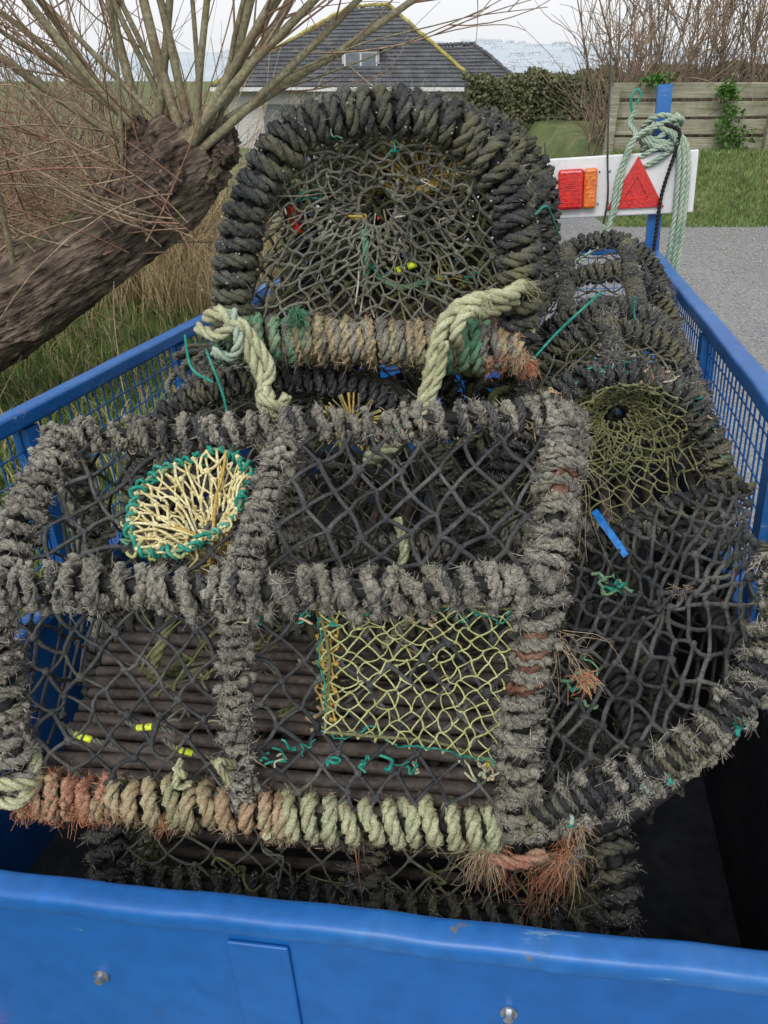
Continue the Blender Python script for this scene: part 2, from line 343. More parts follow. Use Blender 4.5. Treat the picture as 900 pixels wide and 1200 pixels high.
def lash(a,b,n,amp=.006): 
    p=np.array([lerp(a,b,t) for t in np.linspace(0,1,n)]); p[1:-1]+=rng.normal(0,amp,(n-2,3)); return cr(p,80)
ft=lash(FTL,FTR,9,.005)
C,D=wrap(mb,ft,.011,.0100,.031,'grey',lump=.75,jit=.9,noise=.0015); fuzz(mb,C,D,10500,.010,'fuzz'); fuzz(mb,C,D,700,.016,'fuzz',.0004); lumps(mb,C,500,.006,'grey')
bt=lash(BTL,BTR,9,.005)
C,D=wrap(mb,bt,.009,.0085,.028,'grey',lump=.75,jit=.9,noise=.0014); fuzz(mb,C,D,7500,.009,'fuzz'); fuzz(mb,C,D,400,.018,'tan',.0004); lumps(mb,C,400,.0055,'grey')
for p_,n_ in ((ft,17),(bt,14)):
    for k in np.linspace(3,76,n_):
        k=int(k+rng.integers(-2,3)); k=min(max(k,1),77); c=p_[k]; T_=nrm(p_[k+1]-p_[k]); a=nrm(np.cross(T_,V(0,0,1))); b=np.cross(T_,a); sh=rng.uniform(-.012,.012)
        rope(mb,[c+T_*sh*math.sin(t*.5)+(a*math.cos(t)+b*math.sin(t))*rng.uniform(.020,.026)+T_*.004*t for t in np.linspace(0,7.5,12)],.0060,'grey' if rng.uniform()<.55 else 'net',noise=.0009)
wrap(mb,lash(BBL,BBR,5),.011,.009,.026,'dark',strands=1,spt=12)
fb=lash(FBL,FBR,7,.004)
C,D=wrap(mb,fb,.012,.0110,.025,'pink',t0=0,t1=.2,lump=.5,jit=.6,noise=.0010); fuzz(mb,C,D,3000,.012,'orange'); lumps(mb,C,70,.005,'pink')
C,D=wrap(mb,fb,.012,.0120,.027,'creamO',t0=.17,t1=.55,lump=.4,jit=.6,noise=.0009); fuzz(mb,C,D,2400,.011,'tan',.0004)
C,D=wrap(mb,fb,.012,.0125,.029,'cream',t0=.52,t1=.97,lump=.35,jit=.5,noise=.0007); fuzz(mb,C,D,2000,.009,'tan',.0004)
xs=[0,fr,1]
for i in (0,1):
    a,b=xs[i],xs[i+1]; w=np.linalg.norm(FTL-FTR)*(b-a)
    nu=2*round(w/.056)
    net(mb,bil(lerp(FBL,FBR,a),lerp(FBL,FBR,b),lerp(FTL,FTR,b),lerp(FTL,FTR,a),V(0,.014,0)),nu,10,.0030,'net',jit=.0045,knot=1.9,sag=.0035)
    net(mb,bil(lerp(FTL,FTR,a),lerp(FTL,FTR,b),lerp(BTL,BTR,b),lerp(BTL,BTR,a),V(0,0,-.03)),nu,8,.0034,'net',jit=.005,knot=1.8,sag=.0035)
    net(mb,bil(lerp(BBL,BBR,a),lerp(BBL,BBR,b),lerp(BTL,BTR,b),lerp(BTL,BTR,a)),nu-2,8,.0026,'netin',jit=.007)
for A in (0,1):
    q=[lerp(x,y,A) for x,y in ((FBL,FBR),(BBL,BBR),(BTL,BTR),(FTL,FTR))]
    net(mb,bil(*q,V(.02 if A==0 else -.02,0,0)),10,9,.0030,'net')
for t in np.linspace(.03,.97,14):
    a=lerp(FBL,BBL,t)+V(0.02,0,.0);b=lerp(FBR,BBR,t)
    p=resample(np.array([a,b]),6)+rng.normal(0,.003,(6,3)); tube1(mb,p,rng.uniform(.009,.0125),8,'slat')
for t in (.25,.62,.8): 
    a=lerp(FBL,FBR,t);b=lerp(BBL,BBR,t); box(mb,(a[0]-.02,a[1],a[2]-.028),(a[0]+.02,b[1],a[2]-.012),'slat')
Fp=lambda u,v: lerp(lerp(FBL,FBR,u),lerp(FTL,FTR,u),v)+V(0,-.008,0)
net(mb,bil(Fp(.62,.42),Fp(.945,.33),Fp(.955,.95),Fp(.61,.93),V(0,.02,0)),20,16,.0012,'olive',jit=.003,knot=1.7,sag=.0018)
for a,b in ((Fp(.62,.42),Fp(.945,.33)),(Fp(.61,.93),Fp(.62,.42)),(Fp(.955,.95),Fp(.61,.93))):
    rope(mb,[a,lerp(a,b,.3)+rng.normal(0,.006,3),lerp(a,b,.7)+rng.normal(0,.006,3),b],.0024,'oliveD')
    wrap(mb,lash(a,b,8,.007),.0012,.0013,.05,'teal',strands=1,corem=None,lump=2,jit=1,spt=12)
net(mb,bil(Fp(.60,.45)+V(0,.05,0),Fp(.64,.45),Fp(.64,.93),Fp(.60,.9)+V(0,.05,0)),5,16,.0015,'ochre',jit=.003)
# yellow net funnel in the top face, teal edging
Tp=lambda u,v: lerp(lerp(FTL,FTR,u),lerp(BTL,BTR,u),v)
c=Tp(.305,.52); eu=nrm(FTR-FTL);ev=nrm(BTL-FTL); foc=c+eu*.040-ev*.050+V(0,0,-.050)
ring=[c+eu*.084*math.cos(a)+ev*(.100*math.sin(a)+.02*math.cos(a))+rng.normal(0,.004,3)+V(0,0,.004) for a in np.linspace(0,2*np.pi,19)]; ring[-1]=ring[0]
rp=cr(ring,121); wrap(mb,rp,.0028,.0030,.017,'teal',strands=1,spt=14,lump=1.3,jit=1,corem='green')
for k in range(0,120,5): scraps(mb,lambda: rp[k],1,['teal','green','olive','yellow'],.032,.0017)
def S(u,v):
    i=np.clip((u*120).astype(int),0,120); s=rp[i]; e=foc+nrm(s-foc)*.012; v=v[:,None]; return s*(1-v)+e*v+V(0,0,.03)*(v*(1-v))
net(mb,S,44,8,.0020,'yellow',jit=.0035,closed=True,vpow=.9,knot=2.1)
for a in range(34):
    i=int(a*3.5)%120; s=rp[i]; e=foc+rng.normal(0,.013,3); mid=lerp(s,e,.5)+rng.normal(0,.007,3)+V(0,0,.009)
    tube1(mb,cr([s,lerp(s,mid,.5)+rng.normal(0,.005,3),mid,lerp(mid,e,.5)+rng.normal(0,.005,3),e],16),rng.uniform(.0018,.0026),5,'yellow' if a%6 else 'ochre')
fray(mb,foc,(0,0,-1),30,.10,'ochre',.5,.0015)
fray(mb,foc,(0.2,-.3,.2),25,.03,'ochre',.8,.0012)
c=Tp(.42,.05)+V(0,.05,-.03)
for a in range(16):
    s=c+V(.06,.03,0)*(a/16)+V(-.03,0,.0); tube1(mb,cr([s,s+V(.03,.0,-.02)+rng.normal(0,.004,3),s+V(.06,-.01,-.05)],10),.0024,5,'ochre')
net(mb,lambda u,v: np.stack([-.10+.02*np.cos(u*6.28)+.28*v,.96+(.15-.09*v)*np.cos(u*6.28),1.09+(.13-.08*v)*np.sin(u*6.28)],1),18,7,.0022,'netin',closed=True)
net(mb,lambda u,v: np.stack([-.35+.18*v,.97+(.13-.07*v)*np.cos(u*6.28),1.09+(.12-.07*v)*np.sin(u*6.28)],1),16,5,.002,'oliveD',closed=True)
for (u,v,o) in ((.43,.33,-.03),(.33,.20,-.005)):
    p=Fp(u,v)+V(0,o,0)
    rope(mb,[p+rng.normal(0,.010,3) for _ in range(7)],.0055,'cream')
for u,v in ((.245,.34),(.32,.25),(.115,.29),(.93,.27)):
    p=Fp(u,v)+V(0,.02,0); q=p+V(.022,0,rng.uniform(-.012,.004)); C=resample(np.array([p,q]),8); tube1(mb,C,.005,8,'fluo'); tube1(mb,C[3:5],.0054,8,'net')
    rope(mb,[p+V(-.02,.01,.01),p,q,q+V(.03,.0,-.012)],.0045,'netold')
rope(mb,[FBL+V(-.08,.0,.05),FBL+V(-.03,-.03,.055),FBL+V(.02,-.02,.04),FBL+V(.03,.01,.02)],.010,'pale')
rope(mb,[FBL+V(-.08,.0,.025),FBL+V(-.03,-.03,.02),FBL+V(.015,-.03,.02),FBL+V(.02,.02,.05),FBL+V(-.02,.02,.07)],.010,'pale')
rope(mb,[V(.02,1.0,1.25),V(.03,.97,1.2),V(.0,.96,1.13),V(.04,.98,1.08),V(.0,1.0,1.0)],.008,'cream')
rope(mb,[V(-.33,1.0,.97),V(-.36,.9,1.02),V(-.33,.93,1.1),V(-.30,1.0,1.15)],.009,'oliveD')
for k in range(6):
    c=FBR+V(rng.uniform(-.05,.11),rng.uniform(-.03,.02),rng.uniform(-.03,-.0))
    fray(mb,c,(rng.uniform(-.6,.6),-.3,-.6),60,.065,'orange' if k%2 else 'tan',.6,.0007,.6)
fray(mb,FBR+V(.03,-.02,-.03),(.05,-.2,-1),14,.14,'orange',.25,.0008,.4)
fray(mb,lerp(FBL,FBR,.68)+V(0,-.01,-.02),(.05,-.1,-1),4,.09,'orange',.2,.0008,.4)
rope(mb,[FBR+V(-.04,-.02,-.02),FBR+V(0,-.03,-.02),FBR+V(.04,-.02,-.01)],.011,'pink',noise=.0006)
rope(mb,[FBR+V(.03,-.02,-.02),FBR+V(.07,-.02,-.03),FBR+V(.10,.0,-.03)],.011,'grey',noise=.0008)
for p in (FBL,lerp(FBL,FBR,.3),lerp(FBL,FBR,.12)): fray(mb,p+V(0,-.015,-.01),(0,-.5,-.5),90,.025,'orange',.8,.0006,.4)
for p in (FTR,BTR,lerp(FTL,FTR,fr),BTL,FTL): fray(mb,p,(0,-.1,.1),120,.020,'fuzz',1,.0005,.5)
fray(mb,FTR+V(.03,0,-.08),(.5,-.3,-.2),22,.09,'tan',.6,.0005,.6); fray(mb,BTR+V(.0,-.1,-.04),(.2,-.3,-.4),14,.12,'tan',.5,.0005,.6)
scraps(mb,lambda: Fp(rng.uniform(.45,.97),rng.choice([.3,.36,.95,.92])),26,['teal','teal','cream','tan'],.035,.0014)
scraps(mb,lambda: Tp(rng.uniform(0,1),rng.choice([0.03,.97,.97])),22,['teal','tan','fuzz','tan'],.05,.0008)
scraps(mb,lambda: V(rng.uniform(-.45,.15),rng.uniform(.85,1.05),rng.uniform(.94,1.0)),22,['oliveD','netold','cream','tan','fuzzd'],.07,.0024)
mb.build('lobster_pot')

# --- upper pot, D-shaped end towards viewer
h0=hoop(V(-.285,1.387,1.410),V(.240,1.36,1.395),V(.03,.10,.372),2.5)
hs=[h0,hoop(V(-.20,1.70,1.40),V(.33,1.66,1.39),V(.02,.06,.36),2.5),hoop(V(-.13,1.98,1.39),V(.40,1.94,1.38),V(.02,.03,.35),2.5)]
mb=dpot(hs,wm='dark',nm='netold',rr=.010,br=.011,pitch=.024,first=(.017,.0135,.029),longs=(0,.22,.5,.78,1),eye='netold',eyeN=(54,12),fz=3000,fm='fuzzd',
   eyec=h0.mean(0)+V(-.02,.0,-.01),base='grey',slats=16,rn=.0026)
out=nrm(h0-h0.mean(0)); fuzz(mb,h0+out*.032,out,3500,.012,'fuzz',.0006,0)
balls(mb,h0[rng.integers(0,120,120)]+rng.normal(0,.02,(120,3))+V(0,-.03,0),.0016*rng.uniform(.4,1.5,120),'shell')
C,D=wrap(mb,np.array([h0[0]+V(-.015,-.01,0),lerp(h0[0],h0[-1],.3)]),.022,.012,.026,'green',lump=.5,noise=.0006); fuzz(mb,C,D,700,.012,'seagreen')
C,D=wrap(mb,np.array([lerp(h0[0],h0[-1],.20),lerp(h0[0],h0[-1],.8)]),.022,.0105,.0225,'creamO',lump=.5,jit=.6,noise=.0009); fuzz(mb,C,D,3200,.012,'tan')
C,D=wrap(mb,np.array([lerp(h0[0],h0[-1],.76),lerp(h0[0],h0[-1],.9)]),.027,.0135,.028,'green',lump=.3)
C,D=wrap(mb,np.array([lerp(h0[0],h0[-1],.9),h0[-1]+V(.02,0,0)]),.020,.012,.026,'creamO',lump=.5,noise=.0008); fuzz(mb,C,D,900,.016,'orange')
fray(mb,h0[-1]+V(0,-.03,0),(0,-.3,-.2),160,.028,'tan',1,.0007); fray(mb,h0[-1]+V(.02,-.03,-.02),(.2,-.3,-.2),90,.026,'orange',1,.0007)
fray(mb,h0[0]+V(.02,-.03,.02),(0,-.3,-.2),260,.035,'seagreen',1,.0008)
fray(mb,lerp(h0[0],h0[-1],.25)+V(0,-.03,.05),(0,-.3,.4),160,.03,'green',.8,.001)
c=h0.mean(0)+V(0,.04,.0); lp=resample(np.vstack([h0,h0[:1]]),97)
for i in range(80):
    i=rng.integers(0,96); e=c+nrm(lp[i]-c)*rng.uniform(.015,.09)+V(0,.05,0); s=c+(lp[i]-c)*rng.uniform(.3,.98)+V(0,rng.uniform(.0,.12),0)
    tube1(mb,cr([s,lerp(s,e,.3)+rng.normal(0,.010,3),lerp(s,e,.7)+rng.normal(0,.009,3),e],10),rng.uniform(.0011,.002),5,rng.choice(['netold','oliveD','fuzzd','net','net','fuzz']))
net(mb,lambda u,v: c+V(.0,.02,.02)+np.stack([(.17-.12*v)*np.cos(u*6.2832),.14*v,(.14-.10*v)*np.sin(u*6.2832)],1),36,8,.0022,'fuzzd',closed=True,jit=.005)
for yk,(hh_,cell_) in enumerate(((hs[1],.016),(lerp(hs[0],hs[1],.55),.024),(hs[2],.013))):
    half=hh_[:60]; oth=hh_[::-1][:60]
    def S(u,v,half=half,oth=oth,yk=yk):
        x=v*59;i=np.clip(x.astype(int),0,58);f_=(x-i)[:,None]; A_=half[i]*(1-f_)+half[i+1]*f_; B_=oth[i]*(1-f_)+oth[i+1]*f_
        return A_*(1-u[:,None])+B_*u[:,None]+V(0,1,0)*(.05*np.sin(u*7+v*5)*np.sin(v*3.1))[:,None]
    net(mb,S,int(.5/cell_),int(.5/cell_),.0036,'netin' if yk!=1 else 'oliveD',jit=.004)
scraps(mb,lambda: hs[1].mean(0)+V(rng.uniform(-.19,.19),rng.uniform(-.05,.2),rng.uniform(-.18,.06)),130,['netin','oliveD','netin','netold','dark'],.13,.0036)
scraps(mb,lambda: c+V(rng.uniform(-.18,.18),rng.uniform(-.02,.05),rng.uniform(-.16,.16)),40,['teal','green','ochre','oliveD','netold','fuzz'],.055,.0015)
rope(mb,[c+V(-.03,0,-.05),c+V(-.028,-.01,-.1),c+V(-.03,.0,-.16)],.008,'green')
rope(mb,[c+V(-.01,-.01,-.13),c+V(.04,-.02,-.15),c+V(.12,-.01,-.13)],.006,'green')
C=resample(np.array([c+V(.03,-.02,-.12),c+V(.065,-.02,-.106)]),8); tube1(mb,C,.007,8,'fluo'); tube1(mb,C[3:5],.0075,8,'net')
C=resample(np.array([c+V(-.165,.03,-.015),c+V(-.155,.03,-.06)]),5); tube1(mb,C,.011,4,'redlens'); 
for a in range(34):
    s=V(.06,1.62,1.67)+V(math.cos(a*.185)*.12,0,math.sin(a*.185)*.06); e=V(.07,1.5,1.64); tube1(mb,cr([s,lerp(s,e,.6)+rng.normal(0,.007,3),e],8),.0024,5,'ochre')
mb.build('lobster_pot')

# --- right middle pot
h=hoop(V(.205,1.25,1.07),V(.645,1.25,1.06),V(.02,.13,.27),2.3)
mb=dpot([h,h+V(.05,.24,.01),h+V(.1,.46,.0)],wm='dark',nm='netold',first=(.012,.0095,.023),fz=4200,fm='fuzz',eye='oliveD',longs=(0,.25,.5,.75,1),eyec=h.mean(0)+V(.02,.03,0),eyeN=(46,12),eyer=.75)
scraps(mb,lambda: h[rng.integers(20,100)]+V(0,-.01,.02),30,['teal','tan','teal','fuzz'],.03,.0014)
C,D=wrap(mb,h,.015,.005,.03,'rust',strands=1,t0=.54,t1=.64)
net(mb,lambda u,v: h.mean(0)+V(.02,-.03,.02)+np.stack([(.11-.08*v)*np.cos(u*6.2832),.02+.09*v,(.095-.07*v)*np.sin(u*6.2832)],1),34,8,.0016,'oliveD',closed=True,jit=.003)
net(mb,lambda u,v: h.mean(0)+V(.02,.03,.01)+np.stack([(.17-.06*v)*np.cos(u*6.2832),.02+.05*v,(.13-.05*v)*np.sin(u*6.2832)],1),40,5,.0018,'netold',closed=True,jit=.004)
scraps(mb,lambda: h.mean(0)+V(rng.uniform(-.16,.18),rng.uniform(.08,.3),rng.uniform(-.12,.04)),50,['netin','oliveD','netin','dark'],.10,.0035)
mb.build('lobster_pot')
# --- right far pot
h=hoop(V(.30,1.78,1.02),V(.735,1.68,1.06),V(0,.05,.30),2.2)
mb=dpot([h,h+V(.06,.3,.02),h+V(.13,.62,.04)],wm='dark',nm='net',rr=.010,fz=3000,fm='fuzz',longs=(0,.2,.4,.6,.8,1),eyeback=False)
scraps(mb,lambda: h.mean(0)+V(rng.uniform(-.13,.17),rng.uniform(.08,.4),rng.uniform(-.16,.0)),60,['netin','oliveD','netin','dark'],.10,.004)
mb.build('lobster_pot')
# --- pot under the upper one
h=hoop(V(-.52,1.36,.98),V(.14,1.33,.98),V(0,.08,.33),2.6)
mb=dpot([h,h+V(.05,.3,.0),h+V(.11,.6,.0)],wm='dark',nm='netold',rr=.010,fz=3000,fm='fuzz',longs=(0,.25,.5,.75,1),eye='netold',eyeback=False,eyec=h.mean(0)+V(.08,0,.08))
for k in range(40):
    cc=V(-.06,1.33,1.26); a=rng.uniform(0,6.28); e=cc+V(math.cos(a)*.06,.03*math.sin(a),math.sin(a)*.05); tube1(mb,cr([cc,lerp(cc,e,.5)+rng.normal(0,.005,3),e],7),.002,4,'ochre' if k%2 else 'oliveD')
mb.build('lobster_pot')
mb=MB()
for k in range(75):
    c=V(rng.uniform(-.42,.34),rng.uniform(1.5,2.2),0); c[2]=1.18+rng.uniform(-.1,.08); a0=rng.uniform(0,6.28); R_=rng.uniform(.06,.14)
    rope(mb,[c+V(math.cos(a0+t)*R_,math.sin(a0+t)*R_*.8,rng.normal(0,.015)) for t in np.linspace(0,rng.uniform(3,7),8)],rng.uniform(.007,.013),rng.choice(['dark','dark','netold','grey','oliveD','dark']))
mb.build('rope_heap')
# --- right front pot, tipped on its side
hn=cr([V(.20,.715,.92),V(.221,.70,.961),V(.351,.704,1.035),V(.433,.721,1.104),V(.494,.76,1.17),V(.535,.827,1.225),V(.545,.90,1.26)],120)
hf=cr([V(.27,1.06,1.06),V(.31,1.09,1.115),V(.396,1.125,1.150),V(.502,1.156,1.19),V(.57,1.14,1.225),V(.59,1.12,1.24),V(.60,1.1,1.24)],120)
mb=dpot([hn,hf],wm='dark',nm='net',rr=.005,br=.009,pitch=.024,first=(.015,.0055,.017),cell=.026,rn=.0033,longs=(),eye=None,fz=0,slats=0,eyeback=False,sag=.03,chord=False)
for tt in (.35,.7):
    k=int(tt*119); p=np.array([hn[k],lerp(hn[k],hf[k],.5)-V(0,0,.06),hf[k]-V(0,0,.03)]); wrap(mb,cr(p,30),.008,.006,.02,'core',strands=1)
b0=hn+V(.0,.05,-.16); b0[:,0]=np.minimum(b0[:,0],.55)
net(mb,lambda u,v: np.stack([np.interp(u*119,np.arange(120),hn[:,i])*(1-v)+np.interp(u*119,np.arange(120),b0[:,i])*v for i in range(3)],1),20,7,.0028,'net')
net(mb,lambda u,v: np.stack([np.interp(u*119,np.arange(120),hf[:,i])*(1-v)+np.interp(u*119,np.arange(120),b0[:,i])*v for i in range(3)],1)-V(0,0,.05),18,14,.0030,'netin')
tube1(mb,b0[::6],.012,8,'core')
for t in np.linspace(.06,.95,15):
    t=t+rng.uniform(-.012,.012)
    C,D=wrap(mb,hn,.017,.0060,.015,'grey',t0=t,t1=min(1,t+.022),lump=.8,noise=.0013); fuzz(mb,C,D,420,.012,'fuzz',down=.8); lumps(mb,C,18,.005,'grey')
    for k in range(2):
        cc=hn[min(119,int(t*119))]+V(0,-.012,-.014); rope(mb,[cc,cc+V(rng.uniform(-.01,.01),-.006,-.010),cc+V(rng.uniform(-.012,.012),-.004,-.022)],.0055,'grey',noise=.0012)
scraps(mb,lambda: hn[rng.integers(10,118)]+V(0,-.02,0),12,['teal','teal','seagreen'],.022,.0022)
for c in (V(.37,1.0,1.135),V(.30,.85,1.06)): scraps(mb,lambda: c+rng.normal(0,.012,3),6,['teal','green'],.035,.002)
fray(mb,V(.26,.69,.96),(-.1,-.4,-.5),70,.04,'tan',.8,.0006); fray(mb,V(.27,.78,1.13),(.3,-.3,.1),90,.022,'orange',.9,.0007)
fray(mb,V(.45,.95,1.15),(0,-.3,.3),30,.02,'tan',.9,.0006)
mb.build('lobster_pot')
# --- lower layer
def hy(x,y0,y1,z,up): return hoop(V(x,y0,z),V(x+.01,y1,z),V(0,0,up),2.6)
mb=dpot([hy(-.44,.74,1.12,.56,.27),hy(-.03,.69,1.1,.56,.275),hy(.34,.63,1.06,.57,.28)],wm='dark',nm='netold',rr=.011,br=.013,pitch=.028,fz=4200,fm='fuzz',longs=(0,.22,.5,.8,1),hi=True,eye='oliveD')
scraps(mb,lambda: V(rng.uniform(-.4,.33),.74,rng.uniform(.6,.80)),40,['oliveD','netold','tan','oliveD'],.08,.0022)
mb.build('lobster_pot')
for bl,brr,up,ax in ((V(.0,1.22,.57),V(.56,1.14,.6),V(0,0,.36),V(.1,.6,-.04)),(V(-.66,1.30,.55),V(-.08,1.22,.56),V(0,0,.34),V(.1,.6,-.04)),(V(.18,1.95,.55),V(.70,1.86,.58),V(0,0,.36),V(.1,.6,-.04)),(V(-.5,2.0,.5),V(.05,1.95,.52),V(0,0,.36),V(.1,.6,-.04))):
    h=hoop(bl,brr,up); mb=dpot([h,h+ax*.5,h+ax],wm='dark',nm='netold',fz=0,hi=False,slats=6); mb.build('lobster_pot')

# --- big pale hitch ropes on the upper pot
mb=MB()
rope(mb,[V(-.31,1.33,1.46),V(-.28,1.31,1.475),V(-.255,1.305,1.45),V(-.235,1.30,1.41),V(-.215,1.29,1.36),V(-.20,1.27,1.32),V(-.185,1.26,1.28),V(-.18,1.25,1.24)],.0135,'pale',noise=.0006)
rope(mb,[V(-.33,1.34,1.44),V(-.29,1.31,1.435),V(-.25,1.30,1.46),V(-.225,1.30,1.43),V(-.20,1.29,1.38),V(-.22,1.28,1.33),V(-.195,1.26,1.31),V(-.17,1.27,1.34)],.0115,'pale',noise=.0006)
rope(mb,[V(-.22,1.27,1.335),V(-.19,1.25,1.33),V(-.165,1.26,1.31),V(-.18,1.28,1.29),V(-.215,1.27,1.30)],.0105,'pale',noise=.0006)
rope(mb,[V(-.30,1.30,1.41),V(-.27,1.30,1.40),V(-.25,1.29,1.43),V(-.26,1.31,1.48)],.010,'seagreen')
fray(mb,V(-.18,1.25,1.24),(0,-.2,-.6),60,.04,'tan',.4,.0008)
Pq,Nq=rope(mb,[V(.24,1.35,1.51),V(.21,1.31,1.505),V(.15,1.295,1.50),V(.11,1.29,1.475),V(.09,1.28,1.43),V(.08,1.26,1.38),V(.065,1.25,1.33),V(.04,1.25,1.28),V(.005,1.26,1.24),V(-.03,1.30,1.2)],.0145,'pale',noise=.0006)
fuzz(mb,Pq+Nq*.01,Nq,1200,.014,'pale',.0004)
rope(mb,[V(.23,1.34,1.49),V(.18,1.30,1.48),V(.14,1.28,1.485),V(.12,1.27,1.45),V(.13,1.30,1.42)],.012,'pale',noise=.0006)
rope(mb,[V(.10,1.26,1.44),V(.095,1.25,1.39),V(.075,1.235,1.34),V(.05,1.235,1.29),V(.02,1.25,1.24)],.010,'pale',noise=.0006)
fray(mb,V(.17,1.29,1.50),(0,-.3,.5),60,.03,'pale',.8,.0007); fray(mb,V(.24,1.35,1.51),(1,-.1,.1),90,.03,'pale',.6,.0007)
mb.build('hitch_rope')
mb=MB()
for p in ([V(-.32,1.34,1.40),V(-.29,1.30,1.33),V(-.28,1.28,1.27),V(-.275,1.27,1.22)],[V(-.36,1.36,1.42),V(-.34,1.3,1.38),V(-.30,1.28,1.36)],[V(.27,1.36,1.37),V(.33,1.42,1.41),V(.42,1.5,1.46)],[V(.26,1.4,1.62),V(.32,1.6,1.6),V(.38,1.75,1.52)],[V(.55,1.7,1.40),V(.56,1.71,1.36),V(.57,1.7,1.33)]):
    tube1(mb,cr(p,30),.0026,6,'teal')
mb.build('teal_twine')
mb=MB(); P=cr([V(.36,1.13,1.185),V(.375,1.10,1.17),V(.405,1.07,1.135)],12); tube1(mb,P,.008,4,'blueplastic'); mb.build('blue_plastic_strap',smooth=False)

# ---------------------------------------------------------------- trailer
f=nrm(V(.2,.977,-.078)); r_=V(.978,-.1935,.080); r_=nrm(r_-f*np.dot(r_,f)); u_=np.cross(r_,f); O=V(0,.554,.978)
tr=bpy.data.objects.new('cage_trailer',None); scene.collection.objects.link(tr)
tr.matrix_world=Matrix(((r_[0],f[0],u_[0],O[0]),(r_[1],f[1],u_[1],O[1]),(r_[2],f[2],u_[2],O[2]),(0,0,0,1)))
XL,XR,YF,ZR=-.87,.556,2.78,.395
def shear(mbx):   # tailgate hangs a little skew on its hinges
    for v in mbx.v: v[:,2]+=.020*(v[:,0]+.45)+.010; v[:,1]+=.022*(v[:,0]+.45)
mb=MB(); box(mb,(XL,-.040,-.5),(XR,-.018,-.05),'blue'); box(mb,(-.195,-.0465,-.52),(-.115,-.0405,-.068),'blue'); 
box(mb,(XL-.01,-.055,-.52),(XR+.01,.0,-.47),'blue'); shear(mb); bevel(mb.build('tailgate_panel',tr,False),.0035)
def rrect(w,h,rad,k=4):
    o=[]
    for cx,cy,a0 in ((w/2-rad,h/2-rad,0),(-w/2+rad,h/2-rad,90),(-w/2+rad,-h/2+rad,180),(w/2-rad,-h/2+rad,270)):
        for i in range(k+1): a=math.radians(a0+90*i/k); o.append((cx+rad*math.cos(a),cy+rad*math.sin(a)))
    return np.array(o)
def ext(mb,P,w,h,rad,m):
    s=rrect(w,h,rad); T,_,_=frames(P); up=V(0,0,1) ; k=len(s)
    sd=nrm(np.cross(T,up)); U=np.cross(sd,T)
    v=P[:,None]+s[None,:,:1]*sd[:,None]+s[None,:,1:]*U[:,None]; n=len(P); idx=np.arange(n*k).reshape(n,k)
    q=np.stack([idx[:-1],np.roll(idx[:-1],-1,1),np.roll(idx[1:],-1,1),idx[1:]],-1).reshape(-1,4); mb.add(v,q,m)
mb=MB(); 
P=resample(np.array([V(XL-.02,-.030,-.038),V(XR+.02,-.030,-.038)]),90); P[:,2]+=wob(np.linspace(0,1,90),.0016,3); P[:,1]+=wob(np.linspace(0,1,90),.0022,3)
ext(mb,P,.040,.034,.011,'blueold'); shear(mb); mb.build('tailgate_lip',tr)
mb=MB()
for x,zz in ((-.391,-.176),(.150,-.143),(-.391,-.40),(.15,-.40)):
    P=np.array([[V(x,-.0405,zz),V(x,-.0435,zz)]]); tubes(mb,P,anyN(P),.0105,20,'bolt')
    P=np.array([[V(x,-.0435,zz),V(x,-.051,zz)]]); tubes(mb,P,anyN(P),.0065,6,'bolt')
shear(mb); mb.build('tailgate_bolts',tr,False)
mb=MB(); box(mb,(-.70,-.065,-.40),(-.60,-.0415,-.345),'redlens'); shear(mb); bevel(mb.build('reflector',tr,False),.006)
mb=MB()
for x,s in ((XL,1),(XR,-1)):
    box(mb,(x-.012,.03,-.5),(x+.012,YF,-.05),'blue'); 
    P=resample(np.array([V(x,.03,-.035),V(x,YF,-.035)]),20); ext(mb,P,.045,.034,.008,'blueold')
box(mb,(XL,YF-.012,-.5),(XR,YF+.012,-.05),'blue'); box(mb,(XL,0.0,-.52),(XR,YF,-.495),'liner')
box(mb,(XR-.022,.035,-.49),(XR-.0145,YF-.02,-.06),'liner'); 
mb.build('body_panels',tr,False)
mb=MB()
for x in (XL,XR):
    P=resample(np.array([V(x,.0,ZR-.02),V(x,YF+.02,ZR-.02)]),40); P[:,0]+=wob(np.linspace(0,1,40),.003,2); ext(mb,P,.042,.036,.008,'blueold')
    for y in (.03,.7,1.42,2.1):
        box(mb,(x-.018,y-.02,-.018),(x+.018,y+.02,ZR-.042),'blueold')
for x,zt in ((XL,.95),(XR,.97)): box(mb,(x-.025,YF-.025,-.45),(x+.025,YF+.025,zt),'blueold')
P=resample(np.array([V(XL+.027,YF,ZR-.0),V(XR-.027,YF,ZR-.0)]),10); ext(mb,P,.04,.04,.008,'blueold')
mb.build('cage_frame',tr,False)
mb=MB(); W=[]
for x in (XL,XR):
    for y in np.arange(.03,YF,.036): W.append([V(x,y,-.02),V(x+rng.normal(0,.001),y,.17),V(x,y,ZR-.03)])
    for zz in np.arange(.02,ZR-.03,.048): W.append([V(x+.004,.02,zz),V(x+.004,YF/2,zz+rng.normal(0,.002)),V(x+.004,YF,zz)])
for x in np.arange(XL+.03,XR,.036): W.append([V(x,YF,-.03),V(x,YF,.15),V(x,YF,ZR)])
for zz in np.arange(.0,ZR,.048): W.append([V(XL,YF+.004,zz),V(0,YF+.004,zz),V(XR,YF+.004,zz)])
W=np.array(W); tubes(mb,W,anyN(W),.0021,6,'blueold',False); mb.build('weld_mesh',tr)
mb=MB()
